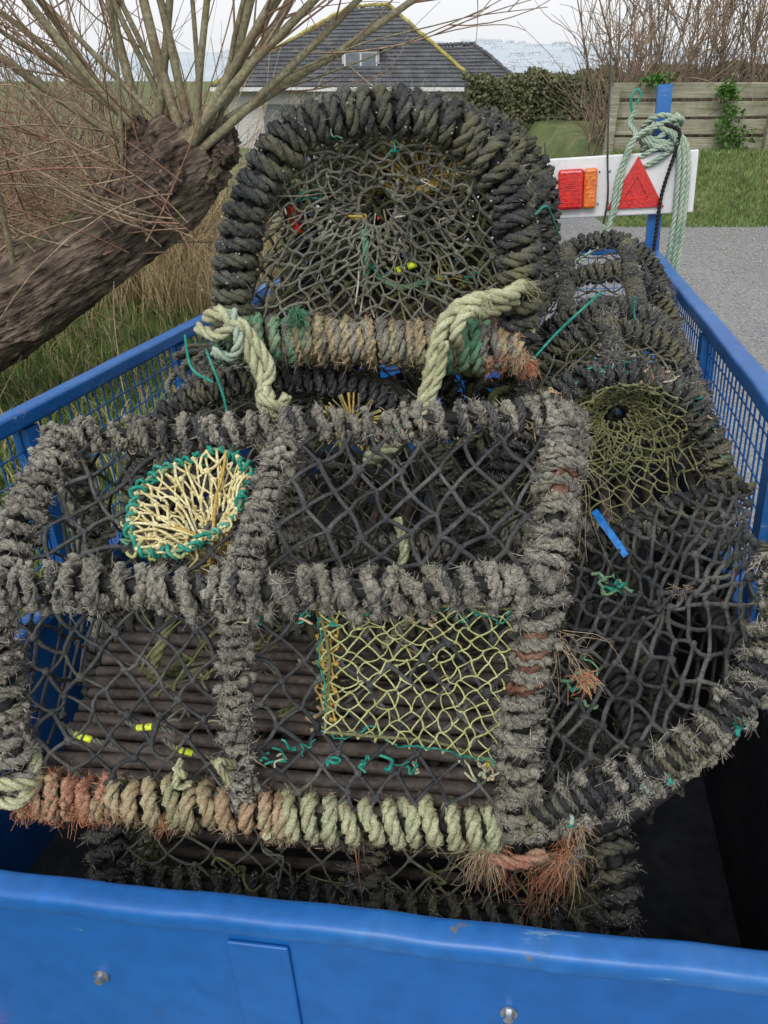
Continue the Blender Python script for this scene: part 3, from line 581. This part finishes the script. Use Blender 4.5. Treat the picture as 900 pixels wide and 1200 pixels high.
for x in (XL-.16,XR+.16):
    P=np.array([[V(x-.075,1.35,-.60),V(x-.07,1.35,-.6),V(x+.07,1.35,-.6),V(x+.075,1.35,-.6)]]); tubes(mb,P,anyN(P),np.array([[.24,.265,.265,.24]]),32,'tyre')
    P=np.array([[V(x-.08,1.35,-.6),V(x+.08,1.35,-.6)]]); tubes(mb,P,anyN(P),.14,20,'bolt')
    a=np.linspace(-.1,np.pi+.1,20); P=np.stack([np.full(20,x),1.35+.32*np.cos(a),-.6+.32*np.sin(a)],1)[None]
    s=P[0]; v=np.concatenate([s-V(.1,0,0),s+V(.1,0,0)]); q=[[i,i+1,i+21,i+20] for i in range(19)]; mb.add(v,q,'liner')
P=resample(np.array([V(-.16,YF,-.5),V(-.16,YF+1.1,-.5)]),5); ext(mb,P,.06,.06,.01,'blue'); mb.build('wheels_and_drawbar',tr)
lb=bpy.data.objects.new('trailer_light_board',None); scene.collection.objects.link(lb); lb.matrix_world=tr.matrix_world.copy()
yb=YF-.045
mb=MB(); box(mb,(-.80,yb-.016,.525),(.69,yb,.745),'white'); bevel(mb.build('board',lb,False),.006)
mb=MB()
for cx in (.475,-.62):
    def tri(s,y): return [V(cx+s*math.cos(a),y,.612+s*math.sin(a)) for a in (math.pi/2,math.pi*7/6,-math.pi/6)]
    a=tri(.124,yb-.0165);b=tri(.118,yb-.028)
    mb.add(a+b,[[0,1,4,3],[1,2,5,4],[2,0,3,5]],'redlens'); 
    c2=tri(.052,yb-.028); mb.add(b+c2,[[0,1,4,3],[1,2,5,4],[2,0,3,5]],'redlens'); c3=tri(.048,yb-.024); mb.add(c2+c3,[[0,1,4,3],[1,2,5,4],[2,0,3,5]],'redlens'); mb.add(c3,[[0,1,2]],'redlens')
bevel(mb.build('reflector_triangles',lb,False),.002)
mb=MB(); 
for cx in (.255,-.36):
    box(mb,(cx-.075,yb-.055,.56),(cx+.022,yb-.0165,.705),'redlens'); box(mb,(cx+.0225,yb-.054,.56),(cx+.072,yb-.0165,.705),'amber')
bevel(mb.build('lamp_lenses',lb,False),.012)
mb=MB()
for cx in (.255,-.36):
    for k in range(9): 
        zz=.572+k*.015; P=np.array([[V(cx-.065,yb-.055,zz),V(cx-.02,yb-.0555,zz),V(cx+.016,yb-.055,zz)]]); tubes(mb,P,anyN(P),.0012,5,'redlens')
        P=np.array([[V(cx+.028,yb-.054,zz),V(cx+.04,yb-.0545,zz),V(cx+.064,yb-.054,zz)]]); tubes(mb,P,anyN(P),.0012,5,'amber')
for zz in (.575,.69): balls(mb,np.array([V(.335,yb-.018,zz),V(.372,yb-.018,zz)]),.005,'bolt')
for x in (.13,.36): tube1(mb,cr([V(x,yb-.02,.50),V(x+.01,yb-.035,.6),V(x,yb-.03,.76),V(x-.005,yb+.03,1.05 if x>.3 else .8)],20),.004,6,'net')
mb.build('fixings',lb)
mb=MB(); px=XR
def LW(x,y,zz): return O+r_*x+f*y+u_*zz
for k in range(9):
    zz=.725+.014*k; rx=.066+.016*math.sin(k*2)
    rope(mb,[LW(px-.01+rx*math.cos(a),YF+.055*math.sin(a)-.02,zz+.03*math.sin(a*1.3+k)) for a in np.linspace(0,6.5,12)],.0105,'seagreen')
for k,(dx,zb) in enumerate(((.085,.28),(.065,.33),(.10,.22),(-.15,.42))):
    rope(mb,[LW(px-.03,YF-.07,.84),LW(px+dx*.8,YF-.085,.77),LW(px+dx,YF-.085,.58),LW(px+dx*.9+(.0 if k<3 else -.04),YF-.08,zb+.08),LW(px+dx*.8-(.0 if k<3 else .1),YF-.08,zb)],.0105,'seagreen')
rope(mb,[LW(px-.1,YF-.03,.89),LW(px-.12,YF-.04,.85),LW(px-.10,YF-.08,.80),LW(px-.15,YF-.09,.68),LW(px-.17,YF-.1,.53),LW(px-.20,YF-.12,.44),LW(px-.32,YF-.2,.36),LW(px-.36,YF-.3,.42)],.010,'seagreen')
tube1(mb,cr([LW(px-.11,YF-.03,.88),LW(px-.12,YF-.03,.93),LW(px-.10,YF-.03,.96),LW(px-.085,YF-.03,.94),LW(px-.10,YF-.03,.91)],24),.005,6,'teal')
mb.build('rope_hank')
mb=MB(); rope(mb,[LW(px-.05,YF-.06,.84),LW(px+.045,YF-.09,.82),LW(px+.05,YF-.09,.76),LW(px+.01,YF-.10,.60),LW(px-.0,YF-.10,.45),LW(px-.01,YF-.09,.30)],.008,'core',tw=.03,strands=2); mb.build('chain')
# ---------------------------------------------------------------- ground
def ss(x): x=np.clip(x,0,1); return x*x*(3-2*x)
def gh(x,y):
    h=.62*ss((y-10.5)/2.0)*ss((x-3.0)/.5)*(1-ss((y-30)/10))
    h=h-1.4*ss((y-20.5)/5)*(1-ss((x-5)/3)*.8)
    h=h+.10*ss((-x-1.2)/1.5)*(1-ss((y-15)/5))
    h=h-9*ss((y-45)/120)
    return h
def graded(lo,hi,core,step):
    a=np.arange(core[0],core[1]+1e-6,step); r=[core[1]];st=step
    while r[-1]<hi: st*=1.25; r.append(r[-1]+st)
    l=[core[0]];st=step
    while l[-1]>lo: st*=1.25; l.append(l[-1]-st)
    return np.array(l[1:][::-1]+list(a)+r[1:])
gx=graded(-2500,2500,(-10,12),.25); gy=graded(-300,4000,(-4,30),.25)
X,Y=np.meshgrid(gx,gy,indexing='ij'); Z=gh(X,Y)
nearw=(np.abs(X)<30)&(Y<40); Z=Z+np.where(nearw,.02*np.sin(X*3.1+Y*1.3)+.015*np.sin(X*5.3-Y*4.1),0)*np.where((X<-1.0)|(Z>.1),1,0)
idx=np.arange(X.size).reshape(X.shape); q=np.stack([idx[:-1,:-1],idx[1:,:-1],idx[1:,1:],idx[:-1,1:]],-1).reshape(-1,4)
mb=MB(); mb.add(np.stack([X,Y,Z],-1),q,'ground'); mb.build('ground')
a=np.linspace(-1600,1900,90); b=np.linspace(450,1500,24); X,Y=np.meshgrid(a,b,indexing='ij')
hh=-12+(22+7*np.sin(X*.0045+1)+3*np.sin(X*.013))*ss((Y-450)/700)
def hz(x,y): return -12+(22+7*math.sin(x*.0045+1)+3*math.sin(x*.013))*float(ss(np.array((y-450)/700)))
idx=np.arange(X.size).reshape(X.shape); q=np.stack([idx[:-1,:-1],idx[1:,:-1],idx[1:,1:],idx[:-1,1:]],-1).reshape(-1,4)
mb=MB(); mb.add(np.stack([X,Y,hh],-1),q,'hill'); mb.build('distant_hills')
mb=MB()
def sheet(x0,x1,y0,y1,z,m,n=10):
    a=np.linspace(x0,x1,n);b=np.linspace(y0,y1,n);X,Y=np.meshgrid(a,b,indexing='ij');i=np.arange(n*n).reshape(n,n)
    mb.add(np.stack([X,Y,np.full_like(X,z)],-1),np.stack([i[:-1,:-1],i[1:,:-1],i[1:,1:],i[:-1,1:]],-1).reshape(-1,4),m)
sheet(-.6,14,-6,10.3,.006,'road'); sheet(-6,2.85,10.3,19.3,.006,'road'); mb.build('road')
mb=MB(); n=7000; x=rng.uniform(1.0,9,n); y=10.35-np.abs(rng.normal(0,2.2,n)); k=y>2
balls(mb,np.stack([x,y,np.full(n,.012)],1)[k],.008*rng.uniform(.4,1.6,k.sum()),'kerb'); mb.build('gravel')
def blades(n,xf,yf,h,w,m,mb):
    x=xf(n);y=yf(n);z0=gh(x,y)-.01; c=np.stack([x,y,z0],1); a=rng.uniform(0,6.28,n); sd=np.stack([np.cos(a),np.sin(a),0*a],1)*w
    hh=h*rng.uniform(.4,1.2,n)[:,None]; ln=rng.normal(0,.35,(n,3));ln[:,2]=0
    p1=c+V(0,0,1)*hh*.6+ln*hh*.3; p2=c+V(0,0,1)*hh*.95+ln*hh*1.0
    v=np.stack([c-sd,c+sd,p1-sd*.7,p1+sd*.7,p2],1); b=(np.arange(n)*5)[:,None]; n0=mb.n
    mb.add(v,b+[0,1,3,2],m); mb.f[3].append(b+[2,3,4]+n0); mb.fm[3].append(np.full(n,mb.mi(m)))
mb=MB()
blades(40000,lambda n:rng.uniform(-5.5,-.75,n),lambda n:rng.uniform(1.8,8.0,n),.17,.006,'grass',mb)
blades(8000,lambda n:rng.uniform(-6,-.9,n),lambda n:rng.uniform(6.0,9.0,n),.6,.006,'dry',mb)
blades(4500,lambda n:rng.uniform(-6,-.9,n),lambda n:rng.uniform(2.3,6.4,n),.22,.005,'dry',mb)
blades(26000,lambda n:rng.uniform(3.0,9.5,n),lambda n:10.25+2.6*rng.uniform(0,1,n),.09,.008,'grass',mb)
mb.build('grass')
# ---------------------------------------------------------------- willow
mb=MB(); NR=240; seg=110
P=cr([V(-4.4,3.2,-.25),V(-3.3,3.5,.12),V(-2.35,3.85,.50),V(-1.75,4.15,.84),V(-1.28,4.45,1.18),V(-1.05,4.6,1.42)],NR)
T,N,B=frames(P); a=np.linspace(0,2*np.pi,seg,endpoint=False); t=np.linspace(0,1,NR)
R=.235-.04*t+.035*np.exp(-((t-.95)/.07)**2)
rid=sum(np.sin(a*k_+t[:,None]*p_+rng.uniform(0,6))*w_ for k_,p_,w_ in ((9,5,.025),(3,9,.05),(5,-16,.035)))
ph=a*26+2.2*np.sin(t[:,None]*38+a*3)+1.5*np.sin(t[:,None]*91+a*7)
rid=rid+.05*np.abs(np.sin(ph/2))**.6*(0.6+.4*np.sin(t[:,None]*120+np.sin(a*5)*6+a*11))
for _ in range(14):
    ta,aa=rng.uniform(.3,1),rng.uniform(0,6.28); da=np.abs((a-aa+np.pi)%(2*np.pi)-np.pi); rid=rid+rng.uniform(.08,.22)*np.exp(-((t[:,None]-ta)/.018)**2-(da/.28)**2)
rr=R[:,None]*(1+rid+.012*rng.normal(0,1,(NR,seg)))
ring=P[:,None]+rr[...,None]*(np.cos(a)[None,:,None]*N[:,None]+np.sin(a)[None,:,None]*B[:,None])
i=np.arange(NR*seg).reshape(NR,seg); q=np.stack([i[:-1],np.roll(i[:-1],-1,1),np.roll(i[1:],-1,1),i[1:]],-1).reshape(-1,4); mb.add(ring,q,'bark')
K=[V(-1.05,4.6,1.42),V(-1.22,4.42,1.36),V(-.95,4.5,1.33),V(-1.12,4.35,1.3),V(-1.42,4.3,1.2),V(-.9,4.65,1.48),V(-1.3,4.5,1.5),V(-.85,4.5,1.42)]
for c,r0 in zip(K,(.15,.12,.10,.09,.09,.09,.08,.07)):
    g=(np.arange(24)+.5)/24*np.pi; uu=np.linspace(0,2*np.pi,36,endpoint=False); G,U=np.meshgrid(g,uu,indexing='ij')
    rad=r0*(1+.18*np.sin(U*5+G*4)+.13*np.sin(U*9-G*7)+.08*np.sin(U*15+G*17)+.03*rng.normal(0,1,G.shape)); v=c+np.stack([rad*np.sin(G)*np.cos(U),rad*np.sin(G)*np.sin(U),rad*np.cos(G)],-1)
    i=np.arange(864).reshape(24,36); mb.add(v,np.stack([i[:-1],np.roll(i[:-1],-1,1),np.roll(i[1:],-1,1),i[1:]],-1).reshape(-1,4),'bark')
def branch(p0,d,L,r0,r1,m,k=12,bend=.12,up=.25):
    d=nrm(V(*d)); t=np.linspace(0,1,k)[:,None]; w=rng.normal(0,bend,3)
    P=p0+d*L*t+w*L*t**2+V(0,0,up)*L*t**2+np.cumsum(rng.normal(0,.007*L,(k,3)),0)*t
    tubes(mb,P[None],anyN(P[None]),np.linspace(r0,r1,k)[None],7 if r0>.015 else 4,m,False); return P
stems=[]
for i in range(22):
    p0=V(rng.uniform(-1.3,-.9),rng.uniform(4.4,4.7),rng.uniform(1.3,1.5)); ang=-1.0+1.95*(i+rng.uniform(-.4,.4))/21
    d=(math.sin(ang),rng.uniform(-.2,.35),math.cos(ang)*.8)
    stems.append(branch(p0,d,rng.uniform(1.8,3.0),rng.uniform(.014,.034),.005,'stem',14,.12,.22))
for i in range(9):
    t_=rng.uniform(.4,.9); p0=P[int(t_*(NR-1))]+V(0,-.05,.12); ang=rng.uniform(-1.1,.2)
    stems.append(branch(p0,(math.sin(ang),rng.uniform(-.3,.2),.8),rng.uniform(1.3,2.4),rng.uniform(.010,.02),.005,'stem',14))
tips=[]
for s in stems:
    for k in range(11):
        p0=s[rng.integers(3,14)]; d=nrm(s[-1]-s[0])+rng.normal(0,.45,3); tips.append(branch(p0,d,rng.uniform(.5,1.4),.0055,.0018,('twig','stem','twigT')[k%3],9,.2,.15))
for s in tips:
    for k in range(2):
        p0=s[rng.integers(2,8)]; d=nrm(s[-1]-s[0])+rng.normal(0,.5,3); branch(p0,d,rng.uniform(.3,.8),.003,.0013,'twig' if k else 'twigT',7,.25,.1)
for k in range(150):
    p0=V(rng.uniform(-2.2,-1.0),rng.uniform(4.0,4.7),rng.uniform(.9,1.5)); d=(rng.uniform(-1.2,.1),rng.uniform(-.4,.4),rng.uniform(-.2,.7)); branch(p0,d,rng.uniform(.8,2.3),.0048,.0017,('twig','twigT','twigT')[k%3],14,.35,-.05)
mb.build('willow_tree')
def thicket(name,n,xr,yr,hl,mats,r=.005,lean=.5,k=6):
    mb=MB(); per=n//len(mats)
    for m in mats:
        x=rng.uniform(*xr,per);y=rng.uniform(*yr,per);c=np.stack([x,y,gh(x,y)-.05],1); L=rng.uniform(*hl,per)[:,None,None]
        d=np.concatenate([rng.normal(0,lean,(per,2)),rng.uniform(.5,1,(per,1))],1); d=nrm(d); t=np.linspace(0,1,k)[None,:,None]
        Pp=c[:,None]+d[:,None]*L*t+rng.normal(0,.35,(per,1,3))*L*t**2+rng.normal(0,.02,(per,k,3))*L
        tubes(mb,Pp,anyN(Pp),r*(1-.6*t[:,:,0])*rng.uniform(.6,1.4,(per,1)),3,m,False)
    return mb.build(name)
thicket('bramble_thicket',2600,(-8,-1.5),(7.3,9.5),(.6,1.8),['twigT','twigG','dry','dry'],.006,.5)
thicket('bramble_thicket',900,(-6.5,-2.7),(5.2,7.0),(.8,2.2),['twigT','twigG','twig'],.005,.6)
thicket('bramble_thicket',2000,(-14,-3.5),(10,13),(1.0,2.4),['twigT','twigG','twigG'],.009,.4)
def shrub(name,c,n,h,sp):
    global mb
    mb=MB()
    for i in range(n):
        p0=V(*c)+V(rng.normal(0,sp),rng.normal(0,.4),0); p0[2]=gh(p0[0],p0[1]); s=branch(p0,(rng.normal(0,.25),rng.normal(0,.2),1),h*rng.uniform(.6,1.1),.022,.006,'twigG',9,.12,.2)
        for k in range(12):
            q=s[rng.integers(1,9)]; s2=branch(q,nrm(s[-1]-s[0])+rng.normal(0,.4,3),h*rng.uniform(.2,.5),.009,.004,'twigG' if k%2 else 'twigT',6,.2,.2)
            for j in range(2): branch(s2[rng.integers(1,6)],nrm(s2[-1]-s2[0])+rng.normal(0,.4,3),h*rng.uniform(.12,.3),.006,.003,'twigT',5,.2,.1)
    mb.build(name)
shrub('bare_shrub',(4.6,14.6,0),16,2.4,.45); shrub('bare_shrub',(6.2,14.8,0),22,3.4,.7); shrub('bare_shrub',(8.6,15.2,0),18,3.4,.7); shrub('bare_shrub',(3.5,13.5,0),8,1.7,.2)
thicket('undergrowth',1500,(3.6,11),(13.3,15.5),(.6,1.6),['twigT','twigG','twigG'],.007,.3)
mb=MB(); fx0=3.4
for i in range(3):
    x0=fx0+i*2.4
    for j in range(4):
        zz=.60+.03+j*.235+rng.uniform(-.012,.012); y=12.95+.01*j; dz=rng.uniform(-.02,.02)
        box(mb,(x0+.0,y-.03,zz),(x0+2.385,y+.03,zz+.205),'fence'); mb.v[-1][[1,2,5,6],2]+=dz
    box(mb,(x0-.06,12.80,.3),(x0+.06,12.915,1.5),'fence')
bevel(mb.build('wooden_fence',None,False),.01)
def leaves(mb,c,s,n,sz,m):
    p=c+rng.normal(0,.55,(n,3))*s; a=nrm(rng.normal(0,1,(n,3))); b=nrm(np.cross(a,rng.normal(0,1,(n,3)))); z=sz*rng.uniform(.5,1.3,(n,1))
    mb.add(np.stack([p-a*z,p-b*z*.6,p+a*z,p+b*z*.6],1),np.arange(n*4).reshape(n,4),m)
mb=MB()
for c,s in ((V(5.1,12.76,1.1),V(.14,.05,.4)),(V(5.25,12.76,.8),V(.25,.06,.2)),(V(5.0,12.76,1.45),V(.12,.05,.1)),(V(3.95,12.8,1.6),V(.2,.1,.08))): leaves(mb,c,s,260,.035,'ivy')
mb.build('ivy_plant')
mb=MB(); n=34000; u=rng.uniform(0,1,n); x=1.9+7*u; top=1.42+.10*(x-2)/3+.07*np.sin(x*4)+.05*np.sin(x*11)
face=rng.uniform(0,1,n)<.6; yy=np.where(face,20-.05+rng.normal(0,.06,n),rng.uniform(20,21.4,n)); zz=np.where(face,rng.uniform(-.1,1,n)*top,top+rng.normal(0,.04,n))
p=np.stack([x,yy+.06*np.sin(x*7+zz*5),zz],1); a=nrm(rng.normal(0,1,(n,3))); b=nrm(np.cross(a,rng.normal(0,1,(n,3)))); sz=.05*rng.uniform(.5,1.4,(n,1))
mb.add(np.stack([p-a*sz,p-b*sz*.6,p+a*sz,p+b*sz*.6],1),np.arange(n*4).reshape(n,4),'hedge')
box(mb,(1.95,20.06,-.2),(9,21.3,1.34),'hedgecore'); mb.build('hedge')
# ---------------------------------------------------------------- house
hs_=bpy.data.objects.new('slate_roof_house',None); scene.collection.objects.link(hs_)
mbr=MB()
def slope(eL,eR,rL,rR,n,lift=.045):
    eL,eR,rL,rR=map(np.asarray,(eL,eR,rL,rR)); nn=nrm(np.cross(eR-eL,rL-eL)); 
    if nn[2]<0: nn=-nn
    for i in range(n):
        t0,t1=i/n,(i+1.15)/n; t1=min(t1,1)
        a,b,c,d=lerp(eL,rL,t0)+nn*lift,lerp(eR,rR,t0)+nn*lift,lerp(eR,rR,t1),lerp(eL,rL,t1)
        mbr.add([a,b,c,d,a-nn*lift,b-nn*lift],[[0,1,2,3],[4,5,1,0]],'slate')
e=1.1
A_,B_,C_,D_=V(-5.4,27.6,e),V(3.0,27.6,e),V(3.0,36,e),V(-5.4,36,e); R1,R2=V(-1.2,31.6,3.34),V(.15,31.6,3.42)
slope(A_,B_,R1,R2,20); slope(B_,C_,R2,R2,20); slope(C_,D_,R2,R1,20); slope(D_,A_,R1,R1,20)
e2=V(4.6,28.4,1.05); slope(V(1.6,28.5,1.05),e2,V(1.6,31,2.2),V(3.1,31,2.25),12); slope(e2,V(4.6,33.5,1.05),V(3.1,31,2.25),V(3.1,31.2,2.25),12)
mbr.build('roof',hs_,False)
mb=MB()
for a,b in ((R2,B_),(R1,A_),(R1,R2),(R2,C_),(V(1.6,31,2.2),V(3.1,31,2.25)),(V(3.1,31,2.25),e2)): 
    P=resample(np.array([a,b]),30); P=P+V(0,0,.06)+rng.normal(0,.012,P.shape); tube1(mb,P,.06,6,'lichen' if a is R2 or a is R1 else 'slate')
mb.build('ridge_tiles',hs_)
mb=MB(); box(mb,(-5.0,28.0,-2.2),(2.5,35.6,1.09),'render'); box(mb,(2.52,28.8,-2.2),(4.3,33,1.0),'render')
mb.build('walls',hs_,False)
mb=MB()
box(mb,(-5.45,27.45,.98),(3.05,27.58,1.09),'pvc'); box(mb,(3.1,28.3,.93),(4.65,28.4,1.04),'pvc')
box(mb,(-1.35,28.6,1.45),(-.15,29.9,2.12),'render'); box(mb,(-1.45,28.45,2.125),(-.05,30.6,2.2),'slate')
box(mb,(-1.28,28.56,1.52),(-.22,28.595,2.06),'pvc'); mb.build('trim',hs_,False)
mb=MB(); 
for x0 in (-1.23,-.72): box(mb,(x0,28.54,1.57),(x0+.45,28.555,2.01),'glass')
for x0,w in ((-3.9,1.4),(-1.4,1.6)): box(mb,(x0,27.97,-.7),(x0+w,27.99,.6),'glass')
mb.build('windows',hs_,False)
mb=MB()
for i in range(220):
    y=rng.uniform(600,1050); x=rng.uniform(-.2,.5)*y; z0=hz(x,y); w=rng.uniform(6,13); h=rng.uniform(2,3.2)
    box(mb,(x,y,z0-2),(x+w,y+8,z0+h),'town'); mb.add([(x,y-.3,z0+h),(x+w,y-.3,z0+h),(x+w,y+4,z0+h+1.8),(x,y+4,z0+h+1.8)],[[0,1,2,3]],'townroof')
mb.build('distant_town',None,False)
# ---------------------------------------------------------------- camera, light
cam=bpy.data.cameras.new('camera'); co=bpy.data.objects.new('camera',cam); scene.collection.objects.link(co)
cam.lens=27.03; cam.sensor_width=36; cam.clip_start=.02; cam.clip_end=6000
co.location=(0,0,1.85); co.rotation_euler=(math.radians(90-30.5),0,0); scene.camera=co
w=bpy.data.worlds.new('World'); scene.world=w; w.use_nodes=True; nt=w.node_tree; bg=nt.nodes['Background']
sk=nt.nodes.new('ShaderNodeTexSky'); sk.sky_type='NISHITA'; sk.sun_disc=False; sk.sun_elevation=math.radians(42); sk.sun_rotation=math.radians(200); sk.dust_density=4; 
hsn=nt.nodes.new('ShaderNodeHueSaturation'); hsn.inputs['Saturation'].default_value=.2; nt.links.new(sk.outputs[0],hsn.inputs['Color'])
mx=nt.nodes.new('ShaderNodeMix'); mx.data_type='RGBA'; mx.inputs[0].default_value=.7; mx.inputs[7].default_value=(8.0,8.15,8.4,1)
nt.links.new(hsn.outputs[0],mx.inputs[6]); nt.links.new(mx.outputs[2],bg.inputs['Color']); bg.inputs['Strength'].default_value=.15
sl=bpy.data.lights.new('sun','SUN'); sl.energy=1.5; sl.angle=math.radians(25); sl.color=(1,.97,.93); so=bpy.data.objects.new('sun',sl); scene.collection.objects.link(so)
so.rotation_euler=(math.radians(45),0,math.radians(-20))
scene.view_settings.view_transform='Standard'; scene.view_settings.look='None'; scene.view_settings.exposure=0
print('verts',sum(len(o.data.vertices) for o in scene.objects if o.type=='MESH'))
